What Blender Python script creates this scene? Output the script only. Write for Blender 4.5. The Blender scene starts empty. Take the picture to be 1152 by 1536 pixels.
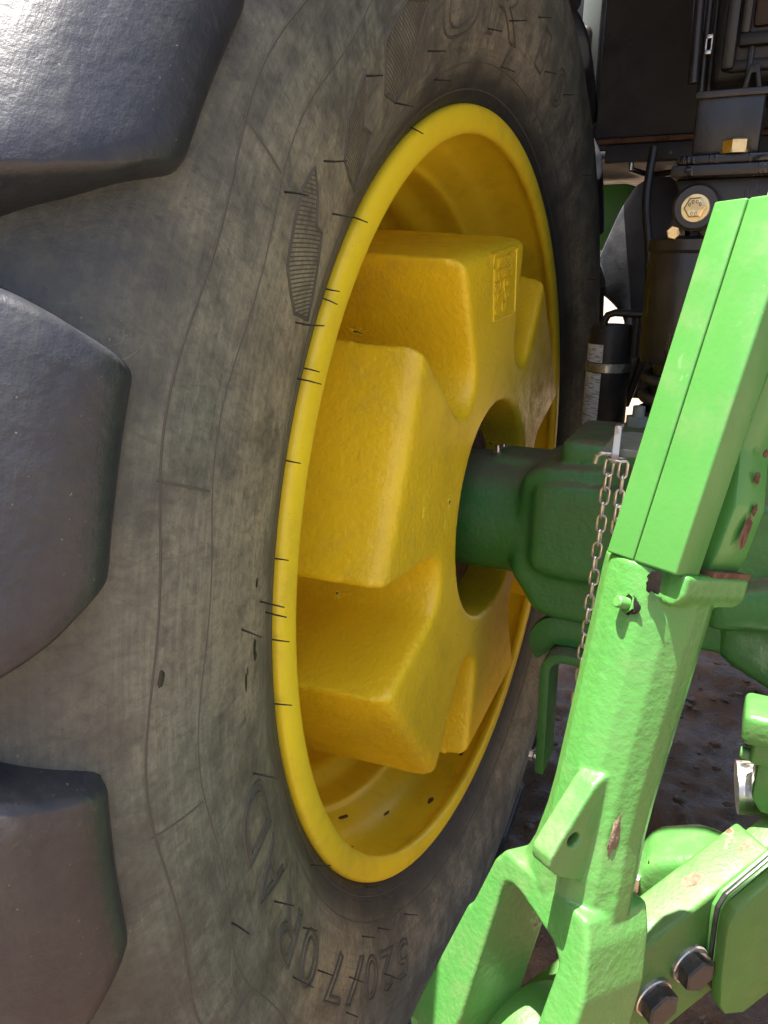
import bpy, bmesh, math, random
from mathutils import Vector, Matrix, noise
R = math.radians
scene = bpy.context.scene
col = scene.collection
random.seed(4)

# ------------------------------------------------------------------ camera, sky, sun, exposure
cam_data = bpy.data.cameras.new('camera')
cam_data.sensor_fit = 'VERTICAL'
cam_data.sensor_height = 36.0
cam_data.lens = 36.0 * 1120 / 1536
cam_data.clip_start = 0.02
cam_data.clip_end = 500
cam = bpy.data.objects.new('camera', cam_data)
col.objects.link(cam)
cam.location = (0.321, -0.972, 0.336)
cam.rotation_euler = (R(90 - 18.75), 0, R(25.46))
scene.camera = cam

SUN_TO = Vector((-0.17, -0.10, 0.98)).normalized()      # direction towards the sun
world = bpy.data.worlds.new('World')
scene.world = world
world.use_nodes = True
wn = world.node_tree
wn.nodes.clear()
sky = wn.nodes.new('ShaderNodeTexSky')
sky.sky_type = 'NISHITA'
sky.sun_disc = False
sky.sun_elevation = math.asin(SUN_TO.z)
sky.sun_rotation = math.atan2(SUN_TO.x, SUN_TO.y)
sky.dust_density = 5.0
sky.air_density = 0.8
bg = wn.nodes.new('ShaderNodeBackground')
bg.inputs['Strength'].default_value = 0.076
wo = wn.nodes.new('ShaderNodeOutputWorld')
wn.links.new(sky.outputs[0], bg.inputs[0])
wn.links.new(bg.outputs[0], wo.inputs[0])

sun_data = bpy.data.lights.new('sun', 'SUN')
sun_data.energy = 5.0
sun_data.angle = R(0.53)
sun_data.color = (1.0, 0.95, 0.87)
sun = bpy.data.objects.new('sun', sun_data)
col.objects.link(sun)
sun.rotation_euler = SUN_TO.to_track_quat('Z', 'Y').to_euler()
sun.location = SUN_TO * 8

scene.view_settings.view_transform = 'Standard'
scene.view_settings.look = 'None'
scene.view_settings.gamma = 1.0
scene.view_settings.use_curve_mapping = False
scene.view_settings.exposure = 2.38
scene.cycles.max_bounces = 10
scene.cycles.diffuse_bounces = 6
scene.cycles.use_denoising = True

# ------------------------------------------------------------------ material helpers
class NT:
    def __init__(s, name):
        s.m = bpy.data.materials.new(name)
        s.m.use_nodes = True
        s.t = s.m.node_tree
        s.b = s.t.nodes['Principled BSDF']
        s.tc = s.t.nodes.new('ShaderNodeTexCoord')
        s.obj = s.tc.outputs['Object']
    def n(s, kind, **kw):
        nd = s.t.nodes.new(kind)
        for k, v in kw.items():
            setattr(nd, k, v)
        return nd
    def link(s, a, b):
        if hasattr(a, 'is_output') or hasattr(a, 'links'):
            s.t.links.new(a, b)
        else:
            b.default_value = a
    def noise(s, scale, detail=4, rough=0.55, vec=None, dist=0.0):
        nd = s.n('ShaderNodeTexNoise')
        nd.inputs['Scale'].default_value = scale
        nd.inputs['Detail'].default_value = detail
        nd.inputs['Roughness'].default_value = rough
        nd.inputs['Distortion'].default_value = dist
        s.link(vec if vec is not None else s.obj, nd.inputs['Vector'])
        return nd.outputs['Fac']
    def voro(s, scale, vec=None, feature='F1'):
        nd = s.n('ShaderNodeTexVoronoi', feature=feature)
        nd.inputs['Scale'].default_value = scale
        s.link(vec if vec is not None else s.obj, nd.inputs['Vector'])
        return nd.outputs['Distance']
    def ramp(s, fac, a, b, lo=0.0, hi=1.0):
        nd = s.n('ShaderNodeMapRange', interpolation_type='SMOOTHSTEP')
        s.link(fac, nd.inputs['Value'])
        for k, v in zip(('From Min', 'From Max', 'To Min', 'To Max'), (a, b, lo, hi)):
            nd.inputs[k].default_value = v
        return nd.outputs[0]
    def math(s, op, a, b=0.0):
        nd = s.n('ShaderNodeMath', operation=op)
        s.link(a, nd.inputs[0]); s.link(b, nd.inputs[1])
        return nd.outputs[0]
    def mix(s, fac, a, b):
        nd = s.n('ShaderNodeMix', data_type='RGBA')
        s.link(fac, nd.inputs[0])
        for v, i in ((a, 6), (b, 7)):
            if isinstance(v, tuple):
                v = (*v[:3], 1.0)
            s.link(v, nd.inputs[i])
        return nd.outputs[2]
    def scaled(s, vec, sc):
        nd = s.n('ShaderNodeMapping')
        s.link(vec, nd.inputs['Vector'])
        nd.inputs['Scale'].default_value = sc
        return nd.outputs[0]
    def bump(s, *hs):
        prev = None
        for h, dist, st in hs:
            nd = s.n('ShaderNodeBump')
            nd.inputs['Distance'].default_value = dist
            nd.inputs['Strength'].default_value = st
            s.link(h, nd.inputs['Height'])
            if prev is not None:
                s.t.links.new(prev, nd.inputs['Normal'])
            prev = nd.outputs[0]
        s.t.links.new(prev, s.b.inputs['Normal'])
    def done(s, color, rough, metal=0.0, spec=0.5):
        if isinstance(color, tuple):
            color = (*color[:3], 1.0)
        s.link(color, s.b.inputs['Base Color'])
        s.link(rough, s.b.inputs['Roughness'])
        s.link(metal, s.b.inputs['Metallic'])
        s.b.inputs['Specular IOR Level'].default_value = spec
        return s.m

def polar(nt):
    sep = nt.n('ShaderNodeSeparateXYZ')
    nt.link(nt.obj, sep.inputs[0])
    y, z = sep.outputs[1], sep.outputs[2]
    r = nt.math('SQRT', nt.math('ADD', nt.math('MULTIPLY', y, y), nt.math('MULTIPLY', z, z)))
    th = nt.math('ARCTAN2', z, nt.math('MULTIPLY', y, -1.0))
    cmb = nt.n('ShaderNodeCombineXYZ')
    nt.link(r, cmb.inputs[0]); nt.link(th, cmb.inputs[1]); nt.link(sep.outputs[0], cmb.inputs[2])
    return r, th, cmb.outputs[0]

def mat_rubber(name, lug=False):
    nt = NT(name)
    r, th, pv = polar(nt)
    big = nt.noise(5.0, 5, 0.6)
    mid = nt.noise(26.0, 6, 0.65)
    fine = nt.noise(160.0, 5, 0.7)
    streak = nt.noise(1.0, 6, 0.7, nt.scaled(pv, (300.0, 6.0, 60.0)))
    scuff = nt.noise(1.0, 5, 0.65, nt.scaled(pv, (45.0, 60.0, 20.0)), 1.5)
    dust = nt.ramp(nt.math('ADD', nt.math('MULTIPLY', mid, 0.55), nt.math('MULTIPLY', big, 0.45)), 0.38, 0.62)
    if not lug:
        band = nt.math('MULTIPLY', nt.ramp(r, 0.515, 0.57), nt.ramp(r, 0.76, 0.68, 0.40, 1.0))  # less dust near the bead; some shade is coloured into that dark ring
        dust = nt.math('MULTIPLY', nt.math('ADD', nt.math('MULTIPLY', dust, 0.62), 0.38),
                       nt.math('ADD', nt.math('MULTIPLY', band, 0.85), 0.08))
    else:
        dust = nt.math('MULTIPLY', dust, 0.11)
    dust = nt.math('MULTIPLY', dust, nt.ramp(fine, 0.25, 0.7, 0.72, 1.2))
    dust = nt.math('MULTIPLY', dust, nt.ramp(streak, 0.3, 0.7, 0.75, 1.1))
    dust = nt.math('MULTIPLY', dust, nt.ramp(scuff, 0.32, 0.52, 0.72, 1.05))
    hue = nt.math('ADD', nt.ramp(r, 0.68, 0.58, -0.25, 0.55), nt.ramp(nt.noise(2.2, 3), 0.40, 0.62, 0.0, 0.5))
    hue = nt.math('MINIMUM', nt.math('MAXIMUM', hue, 0.0), 1.0)
    dcol = nt.mix(hue, (0.152, 0.160, 0.128), (0.305, 0.262, 0.178))
    rub = (0.021, 0.022, 0.026) if not lug else (0.014, 0.016, 0.026)
    c = nt.mix(dust, rub, dcol)
    wv = nt.n('ShaderNodeVectorMath', operation='ADD'); nz = nt.n('ShaderNodeTexNoise'); nz.inputs['Scale'].default_value = 90.0; nt.link(nt.obj, nz.inputs['Vector'])
    wm = nt.n('ShaderNodeVectorMath', operation='SCALE'); wm.inputs['Scale'].default_value = 0.012; nt.link(nz.outputs['Color'], wm.inputs[0]); nt.link(nt.obj, wv.inputs[0]); nt.link(wm.outputs[0], wv.inputs[1])
    spk = nt.ramp(nt.voro(150.0, wv.outputs[0]), 0.12, 0.04)
    spk = nt.math('MULTIPLY', spk, nt.ramp(nt.noise(26.0, 3), 0.52, 0.66))
    c = nt.mix(nt.math('MULTIPLY', spk, 0.7), c, (0.26, 0.23, 0.18))
    # long thin pale scratches
    sc = nt.ramp(nt.math('ABSOLUTE', nt.math('SUBTRACT', nt.noise(9.0, 2, 0.4, None, 2.0), 0.5)), 0.0035, 0.0)
    sc = nt.math('MULTIPLY', sc, nt.ramp(nt.noise(11.0, 2), 0.55, 0.65, 0, 0.5))
    c = nt.mix(sc, c, (0.20, 0.185, 0.15))
    s2 = nt.ramp(nt.math('ABSOLUTE', nt.math('SUBTRACT', nt.noise(1.0, 3, 0.5, nt.scaled(pv, (60.0, 26.0, 20.0)), 2.5), 0.5)), 0.007, 0.0)
    s2 = nt.math('MULTIPLY', s2, nt.ramp(nt.noise(16.0, 2), 0.50, 0.62, 0, 0.55))
    c = nt.mix(s2, c, (0.030, 0.029, 0.027) if not lug else (0.12, 0.115, 0.10))
    nt.bump((big, 0.01, 0.25), (mid, 0.004, 0.35), (fine, 0.002 if not lug else 0.0008, 0.6 if not lug else 0.35), (streak, 0.0014, 0.4 if not lug else 0.12))
    rough = nt.ramp(dust, 0.0, 0.7, 0.38 if lug else 0.5, 0.7 if lug else 0.85)
    return nt.done(c, rough, 0.0, 0.5)

def mat_paint(name, colr, rough=0.35, dirt=(0.16, 0.115, 0.075), dirt_amt=0.5, peel=260.0, peel_d=0.00022, chip=0.0, chipcol=(0.11, 0.055, 0.035), vary=0.12, topdust=0.0, cast=0.0):
    nt = NT(name)
    big = nt.noise(6.0, 4)
    mid = nt.noise(38.0, 6, 0.65)
    fine = nt.noise(240.0, 3, 0.6)
    pl = nt.noise(peel, 2, 0.5)
    c2 = tuple(max(0.0, v * (1 - vary * 2.2)) for v in colr)
    c = nt.mix(nt.ramp(big, 0.35, 0.65), colr, c2)
    film = nt.math('MULTIPLY', nt.ramp(nt.math('ADD', nt.math('MULTIPLY', mid, 0.5), nt.math('MULTIPLY', big, 0.5)), 0.46, 0.72), dirt_amt)
    film = nt.math('MULTIPLY', film, nt.ramp(fine, 0.3, 0.65, 0.5, 1.0))
    if topdust > 0:
        geo = nt.n('ShaderNodeNewGeometry')
        sp = nt.n('ShaderNodeSeparateXYZ')
        nt.link(geo.outputs['Normal'], sp.inputs[0])
        td = nt.math('MULTIPLY', nt.ramp(sp.outputs[2], 0.45, 0.9), nt.ramp(mid, 0.3, 0.6, 0.45, 1.0))
        film = nt.math('MAXIMUM', film, nt.math('MULTIPLY', td, topdust))
    c = nt.mix(film, c, dirt)
    spk = nt.math('MULTIPLY', nt.ramp(nt.voro(190.0), 0.11, 0.05), nt.ramp(nt.noise(25.0, 2), 0.56, 0.63))
    c = nt.mix(spk, c, dirt)
    sp2 = nt.math('MULTIPLY', nt.ramp(nt.voro(260.0), 0.09, 0.04), nt.ramp(nt.noise(13.0, 3), 0.57, 0.64))
    c = nt.mix(nt.math('MULTIPLY', sp2, 0.8), c, (0.05, 0.035, 0.02))
    if chip > 0:
        cn = nt.noise(14.0, 5, 0.6, None, 0.6)
        ch = nt.ramp(cn, 0.735 - chip, 0.75 - chip)
        edge = nt.ramp(cn, 0.71 - chip, 0.735 - chip)
        c = nt.mix(nt.math('MULTIPLY', edge, 0.6), c, tuple(min(1, v * 1.6 + 0.08) for v in colr))
        c = nt.mix(ch, c, chipcol)
    hs = [(pl, peel_d, 0.5)]
    if cast > 0:
        hs.append((nt.noise(150.0, 3, 0.55), cast, 0.8))
        hs.append((nt.noise(22.0, 3, 0.5), cast * 1.2, 0.3))
    nt.bump(*hs)
    rg = nt.math('ADD', nt.math('MULTIPLY', film, 0.45), nt.ramp(mid, 0.3, 0.7, rough - 0.05, rough + 0.08))
    return nt.done(c, rg, 0.0, 0.5)

def mat_metal(name, colr, rough, rust=0.3, rustc=(0.10, 0.055, 0.03), metal=1.0):
    nt = NT(name)
    m = nt.noise(60.0, 5, 0.65)
    f = nt.noise(400.0, 3)
    k = nt.math('MULTIPLY', nt.ramp(m, 0.48, 0.62), rust)
    c = nt.mix(k, colr, rustc)
    nt.bump((m, 0.0008, 0.4), (f, 0.0003, 0.4))
    return nt.done(c, nt.math('ADD', nt.math('MULTIPLY', k, 0.4), rough), nt.math('SUBTRACT', metal, nt.math('MULTIPLY', k, metal)))

def mat_black(name, colr=(0.014, 0.014, 0.017), rough=0.35, dust=0.35, dcol=(0.10, 0.085, 0.068), wet=0.0):
    nt = NT(name)
    m = nt.noise(30.0, 6, 0.65)
    b = nt.noise(7.0, 3)
    f = nt.noise(300.0, 3)
    k = nt.math('MULTIPLY', nt.ramp(nt.math('ADD', nt.math('MULTIPLY', m, 0.6), nt.math('MULTIPLY', b, 0.4)), 0.42, 0.68), dust)
    c = nt.mix(k, colr, dcol)
    spk = nt.math('MULTIPLY', nt.ramp(nt.voro(170.0), 0.10, 0.05), nt.ramp(nt.noise(20.0, 2), 0.58, 0.64))
    c = nt.mix(nt.math('MULTIPLY', spk, 0.8 if dust > 0 else 0.0), c, (0.35, 0.32, 0.27))
    rg = nt.math('ADD', nt.math('MULTIPLY', k, 0.5), rough)
    if wet > 0:
        w = nt.ramp(nt.noise(1.0, 4, 0.6, nt.scaled(nt.obj, (34.0, 34.0, 5.0))), 0.54, 0.58)
        rg = nt.math('SUBTRACT', rg, nt.math('MULTIPLY', w, rg))
        rg = nt.math('ADD', rg, 0.07)
        nt.bump((m, 0.0012, 0.4), (w, 0.0009, 0.5))
    else:
        nt.bump((m, 0.0015, 0.4), (f, 0.0004, 0.4))
    return nt.done(c, rg)

M = {}
M['tyre'] = mat_rubber('tyre_rubber')
M['lug'] = mat_rubber('lug_rubber', True)
ntb = NT('moulded_line_rubber')
M['line'] = ntb.done((0.072, 0.067, 0.055), 0.85)
ntb = NT('whisker_rubber')
M['whisker'] = ntb.done((0.012, 0.012, 0.012), 0.5)
M['yellow'] = mat_paint('yellow_cast_paint', (0.81, 0.565, 0.016), 0.36, dirt_amt=0.32, vary=0.05, chip=0.03, cast=0.0017, dirt=(0.20, 0.13, 0.05))
M['rim'] = mat_paint('yellow_rim_paint', (0.88, 0.66, 0.025), 0.33, dirt_amt=0.28, vary=0.04, chip=0.02, dirt=(0.20, 0.13, 0.05))
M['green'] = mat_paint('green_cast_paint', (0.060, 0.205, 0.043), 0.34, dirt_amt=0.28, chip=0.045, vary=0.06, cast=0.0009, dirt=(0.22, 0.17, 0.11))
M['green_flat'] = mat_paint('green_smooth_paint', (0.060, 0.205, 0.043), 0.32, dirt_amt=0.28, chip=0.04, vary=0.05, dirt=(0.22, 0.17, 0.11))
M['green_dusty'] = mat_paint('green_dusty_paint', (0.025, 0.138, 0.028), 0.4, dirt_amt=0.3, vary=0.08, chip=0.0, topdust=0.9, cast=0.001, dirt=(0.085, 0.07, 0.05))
M['green_bar'] = mat_paint('green_bar_paint', (0.050, 0.165, 0.026), 0.5, dirt_amt=0.45, chip=0.035, vary=0.10, dirt=(0.15, 0.125, 0.062), peel_d=0.001)
M['black'] = mat_black('black_paint', rough=0.32)
M['black_wet'] = mat_black('oily_black_paint', (0.010, 0.010, 0.012), 0.3, 0.2, wet=1.0)
M['plastic'] = mat_black('black_plastic', (0.016, 0.016, 0.018), 0.42, 0.3)
M['panel'] = mat_black('dusty_dark_panel', (0.020, 0.021, 0.027), 0.5, 0.5, (0.058, 0.060, 0.066))
M['hose'] = mat_black('hose_rubber', (0.020, 0.017, 0.015), 0.3, 0.2)
M['rustpanel'] = mat_black('rusty_panel', (0.030, 0.015, 0.009), 0.45, 0.5, (0.06, 0.03, 0.018))
M['gold'] = mat_metal('zinc_yellow_bolt', (0.75, 0.56, 0.28), 0.3, 0.25)
M['steel'] = mat_metal('galvanised_steel', (0.55, 0.53, 0.50), 0.32, 0.65, (0.16, 0.10, 0.055))
M['rust'] = mat_metal('rusted_steel', (0.12, 0.06, 0.035), 0.7, 0.8, (0.07, 0.028, 0.014), 0.2)
M['blackbolt'] = mat_metal('black_oxide_bolt', (0.012, 0.013, 0.016), 0.42, 0.45, (0.11, 0.08, 0.055), 0.0)
M['greygreen'] = mat_paint('grey_green_paint', (0.16, 0.19, 0.17), 0.5, dirt_amt=0.4)
ntb = NT('white_label')
lines = ntb.ramp(ntb.noise(1.0, 1, 0.3, ntb.scaled(ntb.obj, (70.0, 70.0, 520.0))), 0.53, 0.58)
M['label'] = ntb.done(ntb.mix(ntb.math('MULTIPLY', lines, 0.55), (0.66, 0.66, 0.68), (0.08, 0.08, 0.1)), 0.5)
ntb = NT('caked_mud')
mn = ntb.noise(90.0, 5, 0.7)
ntb.bump((mn, 0.004, 0.8))
M['mud'] = ntb.done(ntb.mix(ntb.ramp(mn, 0.3, 0.7), (0.09, 0.06, 0.037), (0.19, 0.135, 0.085)), 0.9)
ntb = NT('dull_steel_rod')
M['rod'] = ntb.done(ntb.mix(ntb.ramp(ntb.noise(40.0, 4), 0.4, 0.65), (0.42, 0.39, 0.34), (0.30, 0.24, 0.18)), 0.5)
ntb = NT('black_grease')
M['grease'] = ntb.done((0.010, 0.008, 0.007), 0.25)

# ------------------------------------------------------------------ mesh helpers
def obj(name, bm, mat, parent=None, smooth=True, angle=40, xf=None):
    me = bpy.data.meshes.new(name)
    bmesh.ops.recalc_face_normals(bm, faces=bm.faces)
    bm.to_mesh(me); bm.free()
    if mat:
        me.materials.append(M[mat])
    if smooth:
        me.shade_smooth()
        me.set_sharp_from_angle(angle=R(angle))
    o = bpy.data.objects.new(name, me)
    col.objects.link(o)
    if parent:
        o.parent = parent
    if xf is not None:
        o.matrix_local = xf
    return o

def thing(name, label, cat, loc=(0, 0, 0), mtx=None, group=None):
    o = bpy.data.objects.new(name, None)
    o.empty_display_size = 0.05
    col.objects.link(o)
    if mtx is not None:
        o.matrix_world = mtx
    else:
        o.location = loc
    return tag(o, label, cat, group)

def tag(o, label, cat=None, group=None):
    o['label'] = label
    if cat: o['category'] = cat
    if group: o['group'] = group
    return o

def frame(o, ex, ez):
    ez = Vector(ez).normalized(); ex = Vector(ex); ex = (ex - ez * ex.dot(ez)).normalized()
    ey = ez.cross(ex)
    return Matrix(((ex.x, ey.x, ez.x, o[0]), (ex.y, ey.y, ez.y, o[1]), (ex.z, ey.z, ez.z, o[2]), (0, 0, 0, 1)))

def box(bm, lo, hi, bev=0.0, seg=2):
    b2 = bmesh.new()
    bmesh.ops.create_cube(b2, size=1.0)
    for v in b2.verts:
        v.co = Vector([(lo[i] + hi[i]) / 2 + v.co[i] * (hi[i] - lo[i]) for i in range(3)])
    if bev > 0:
        bmesh.ops.bevel(b2, geom=list(b2.edges), offset=bev, segments=seg, affect='EDGES', profile=0.5)
    merge(bm, b2)

def merge(bm, b2):
    vm = {}
    for v in b2.verts:
        vm[v] = bm.verts.new(v.co)
    for f in b2.faces:
        try:
            bm.faces.new([vm[v] for v in f.verts])
        except ValueError:
            pass
    b2.free()

def prism(bm, pts, axis, lo, hi, bev=0.0, seg=2):
    """polygon pts (a, b) extruded along an axis index from lo to hi"""
    b2 = bmesh.new()
    def mk(p, h):
        c = [0, 0, 0]
        o = [i for i in range(3) if i != axis]
        c[o[0]], c[o[1]], c[axis] = p[0], p[1], h
        return b2.verts.new(c)
    A = [mk(p, lo) for p in pts]
    B = [mk(p, hi) for p in pts]
    n = len(pts)
    b2.faces.new(A); b2.faces.new(list(reversed(B)))
    for i in range(n):
        b2.faces.new([A[i], A[(i + 1) % n], B[(i + 1) % n], B[i]])
    bmesh.ops.recalc_face_normals(b2, faces=b2.faces)
    if bev > 0:
        bmesh.ops.bevel(b2, geom=list(b2.edges), offset=bev, segments=seg, affect='EDGES', profile=0.5)
    merge(bm, b2)

def tube(bm, path, rad, n=8, closed=False, cap=True):
    path = [Vector(p) for p in path]
    m = len(path)
    rings = []
    ref = None
    for i, p in enumerate(path):
        a = path[(i - 1) % m] if closed or i > 0 else p
        b = path[(i + 1) % m] if closed or i < m - 1 else p
        t = (b - a).normalized()
        if ref is None:
            ref = t.orthogonal().normalized()
        ref = (ref - t * ref.dot(t))
        if ref.length < 1e-6:
            ref = t.orthogonal()
        ref.normalize()
        s = t.cross(ref)
        rr = rad[i] if isinstance(rad, (list, tuple)) else rad
        rings.append([bm.verts.new(p + (ref * math.cos(2 * math.pi * k / n) + s * math.sin(2 * math.pi * k / n)) * rr) for k in range(n)])
    for i in range(m if closed else m - 1):
        A, B = rings[i], rings[(i + 1) % m]
        off = 0
        if closed and i == m - 1:
            off = min(range(n), key=lambda q: (A[0].co - B[q].co).length)
        for k in range(n):
            bm.faces.new([A[k], A[(k + 1) % n], B[(k + 1 + off) % n], B[(k + off) % n]])
    if cap and not closed:
        bm.faces.new(list(reversed(rings[0]))); bm.faces.new(rings[-1])

def lathe(bm, prof, n=48, axis='z', center=(0, 0, 0), closed_profile=False, arc=None):
    """prof = [(radius, height)]"""
    rings = []
    full = arc is None
    m = n if full else n + 1
    a0, a1 = (0, 2 * math.pi) if full else arc
    for r, h in prof:
        ring = []
        for k in range(m):
            t = a0 + (a1 - a0) * k / n
            if axis == 'z':
                c = (r * math.cos(t), r * math.sin(t), h)
            elif axis == 'x':
                c = (h, -r * math.cos(t), r * math.sin(t))
            else:
                c = (r * math.cos(t), h, r * math.sin(t))
            ring.append(bm.verts.new(Vector(c) + Vector(center)))
        rings.append(ring)
    P = len(prof)
    for i in range(P if closed_profile else P - 1):
        A, B = rings[i], rings[(i + 1) % P]
        for k in range(n):
            k2 = (k + 1) % m
            bm.faces.new([A[k], A[k2], B[k2], B[k]])
    if full and not closed_profile:
        for ring, r in ((rings[0], prof[0][0]), (rings[-1], prof[-1][0])):
            if r > 1e-5:
                try: bm.faces.new(ring)
                except ValueError: pass
    return rings

def hexprism(bm, c, axis, rad, h, rot=0.0, bev=0.0008):
    c = Vector(c)
    b2 = bmesh.new()
    ax = Vector(axis).normalized()
    u = ax.orthogonal().normalized(); v = ax.cross(u)
    A, B, C = [], [], []
    for k in range(6):
        t = rot + k * math.pi / 3
        d = u * math.cos(t) + v * math.sin(t)
        A.append(b2.verts.new(c + d * rad)); B.append(b2.verts.new(c + d * rad + ax * h * 0.88)); C.append(b2.verts.new(c + d * rad * 0.86 + ax * h))
    for k in range(6):
        b2.faces.new([A[k], A[(k + 1) % 6], B[(k + 1) % 6], B[k]])
        b2.faces.new([B[k], B[(k + 1) % 6], C[(k + 1) % 6], C[k]])
    b2.faces.new(A); b2.faces.new(C)
    merge(bm, b2)

def disc(bm, c, axis, rad, h, n=32, bev=0.0):
    c = Vector(c); ax = Vector(axis).normalized()
    u = ax.orthogonal().normalized(); v = ax.cross(u)
    prof = [(rad, 0), (rad, h - bev), (rad - bev, h)] if bev else [(rad, 0), (rad, h)]
    rings = [[bm.verts.new(c + ax * hh + (u * math.cos(2 * math.pi * k / n) + v * math.sin(2 * math.pi * k / n)) * r) for k in range(n)] for r, hh in prof]
    for i in range(len(rings) - 1):
        for k in range(n):
            bm.faces.new([rings[i][k], rings[i][(k + 1) % n], rings[i + 1][(k + 1) % n], rings[i + 1][k]])
    bm.faces.new(rings[0]); bm.faces.new(rings[-1])

def remesh(bm, voxel, smooth_it, factor=0.5):
    """fuse overlapping solids into one cast-looking skin and round its edges"""
    bmesh.ops.recalc_face_normals(bm, faces=bm.faces)
    me = bpy.data.meshes.new('tmp'); bm.to_mesh(me); bm.free()
    o = bpy.data.objects.new('tmp', me); col.objects.link(o)
    md = o.modifiers.new('r', 'REMESH'); md.mode = 'VOXEL'; md.voxel_size = voxel; md.adaptivity = 0.0
    if smooth_it:
        sm = o.modifiers.new('s', 'SMOOTH'); sm.factor = factor; sm.iterations = smooth_it
    dg = bpy.context.evaluated_depsgraph_get()
    ev = o.evaluated_get(dg)
    res = bmesh.new(); res.from_mesh(ev.to_mesh()); ev.to_mesh_clear()
    bpy.data.objects.remove(o); bpy.data.meshes.remove(me)
    return res

def catmull(pts, sub):
    out = []
    n = len(pts)
    for i in range(n - 1):
        p0, p1, p2, p3 = pts[max(i - 1, 0)], pts[i], pts[i + 1], pts[min(i + 2, n - 1)]
        for k in range(sub):
            t = k / sub
            out.append(tuple(0.5 * (2 * b + (c - a) * t + (2 * a - 5 * b + 4 * c - d) * t * t + (3 * b - a - 3 * c + d) * t ** 3) for a, b, c, d in zip(p0, p1, p2, p3)))
    out.append(pts[-1])
    return out

# ------------------------------------------------------------------ ground
GZ = -0.785
def ground():
    def axis_vals(lo, hi, fine):
        v = [lo]
        while v[-1] < hi:
            v.append(v[-1] + fine)
        step = fine
        while v[-1] < 160:
            step *= 1.35; v.append(v[-1] + step)
        step = fine
        while v[0] > -160:
            step *= 1.35; v.insert(0, v[0] - step)
        return v
    xs = axis_vals(-0.3, 1.1, 0.016)
    ys = axis_vals(-0.2, 2.0, 0.016)
    bm = bmesh.new()
    g = []
    for x in xs:
        row = []
        for y in ys:
            h = 0.0
            d = max(0.0, 1 - (max(abs(x - 0.4) - 0.7, 0) + max(abs(y - 0.9) - 1.1, 0)) / 2.0)
            if d > 0:
                h = 0.05 * noise.noise(Vector((x * 2.3, y * 2.3, 0.3))) + 0.028 * noise.noise(Vector((x * 8, y * 8, 1.7))) + 0.013 * noise.noise(Vector((x * 21, y * 21, 4.2))) + 0.006 * noise.noise(Vector((x * 48, y * 48, 7.2)))
                h = max(h, -0.022) * d
            row.append(bm.verts.new((x, y, GZ + h)))
        g.append(row)
    for i in range(len(xs) - 1):
        for j in range(len(ys) - 1):
            bm.faces.new([g[i][j], g[i + 1][j], g[i + 1][j + 1], g[i][j + 1]])
    nt = NT('mud_ground')
    sep = nt.n('ShaderNodeSeparateXYZ'); nt.link(nt.obj, sep.inputs[0])
    b = nt.noise(3.0, 5); m = nt.noise(22.0, 6, 0.7); f = nt.noise(110.0, 5, 0.7)
    wet = nt.mix(nt.ramp(m, 0.35, 0.65), (0.070, 0.033, 0.013), (0.150, 0.080, 0.038))
    wet = nt.mix(nt.ramp(f, 0.55, 0.75), wet, (0.21, 0.14, 0.09))
    dry = nt.mix(b, (0.18, 0.125, 0.078), (0.24, 0.18, 0.12))
    dx = nt.math('MAXIMUM', nt.math('SUBTRACT', nt.math('ABSOLUTE', nt.math('SUBTRACT', sep.outputs[0], 0.5)), 1.3), 0.0)
    dy = nt.math('MAXIMUM', nt.math('SUBTRACT', nt.math('ABSOLUTE', nt.math('SUBTRACT', sep.outputs[1], 1.6)), 2.6), 0.0)
    k = nt.ramp(nt.math('ADD', nt.math('ADD', dx, dy), nt.math('MULTIPLY', b, 1.2)), 0.6, 1.6)
    c = nt.mix(k, wet, dry)
    nt.bump((m, 0.02, 0.5), (f, 0.006, 0.6))
    puddle = nt.ramp(sep.outputs[2], GZ - 0.020, GZ - 0.008)
    rg = nt.math('ADD', nt.ramp(m, 0.4, 0.6, 0.35, 0.8), 0.0)
    rg = nt.math('MULTIPLY', rg, nt.math('ADD', nt.math('MULTIPLY', puddle, 0.85), 0.15))
    M['ground'] = nt.done(c, rg)
    o = obj('ground', bm, 'ground', angle=180)
    o['kind'] = 'structure'
    # loose clods and crumbs pressed in the mud
    bm = bmesh.new()
    for i in range(420):
        x = random.uniform(0.0, 1.0); y = random.uniform(0.1, 1.6)
        s = random.choice((0.003, 0.004, 0.006, 0.008, 0.011)) * random.uniform(0.7, 1.3)
        b2 = bmesh.new()
        bmesh.ops.create_icosphere(b2, subdivisions=1, radius=1)
        ph = random.random() * 50
        for v in b2.verts:
            v.co *= 1 + 0.5 * noise.noise(v.co * 1.3 + Vector((ph, 0, 0)))
            v.co = Vector((v.co.x * s * 1.5 + x, v.co.y * s + y, v.co.z * s * 0.6 + GZ + 0.006 + 0.05 * noise.noise(Vector((x * 2.3, y * 2.3, 0.3)))))
        merge(bm, b2)
    o = obj('mud_clods', bm, 'ground')
    o['kind'] = 'stuff'
    tag(o, 'small brown mud clods scattered over the wet ground', 'mud')
ground()

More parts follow.
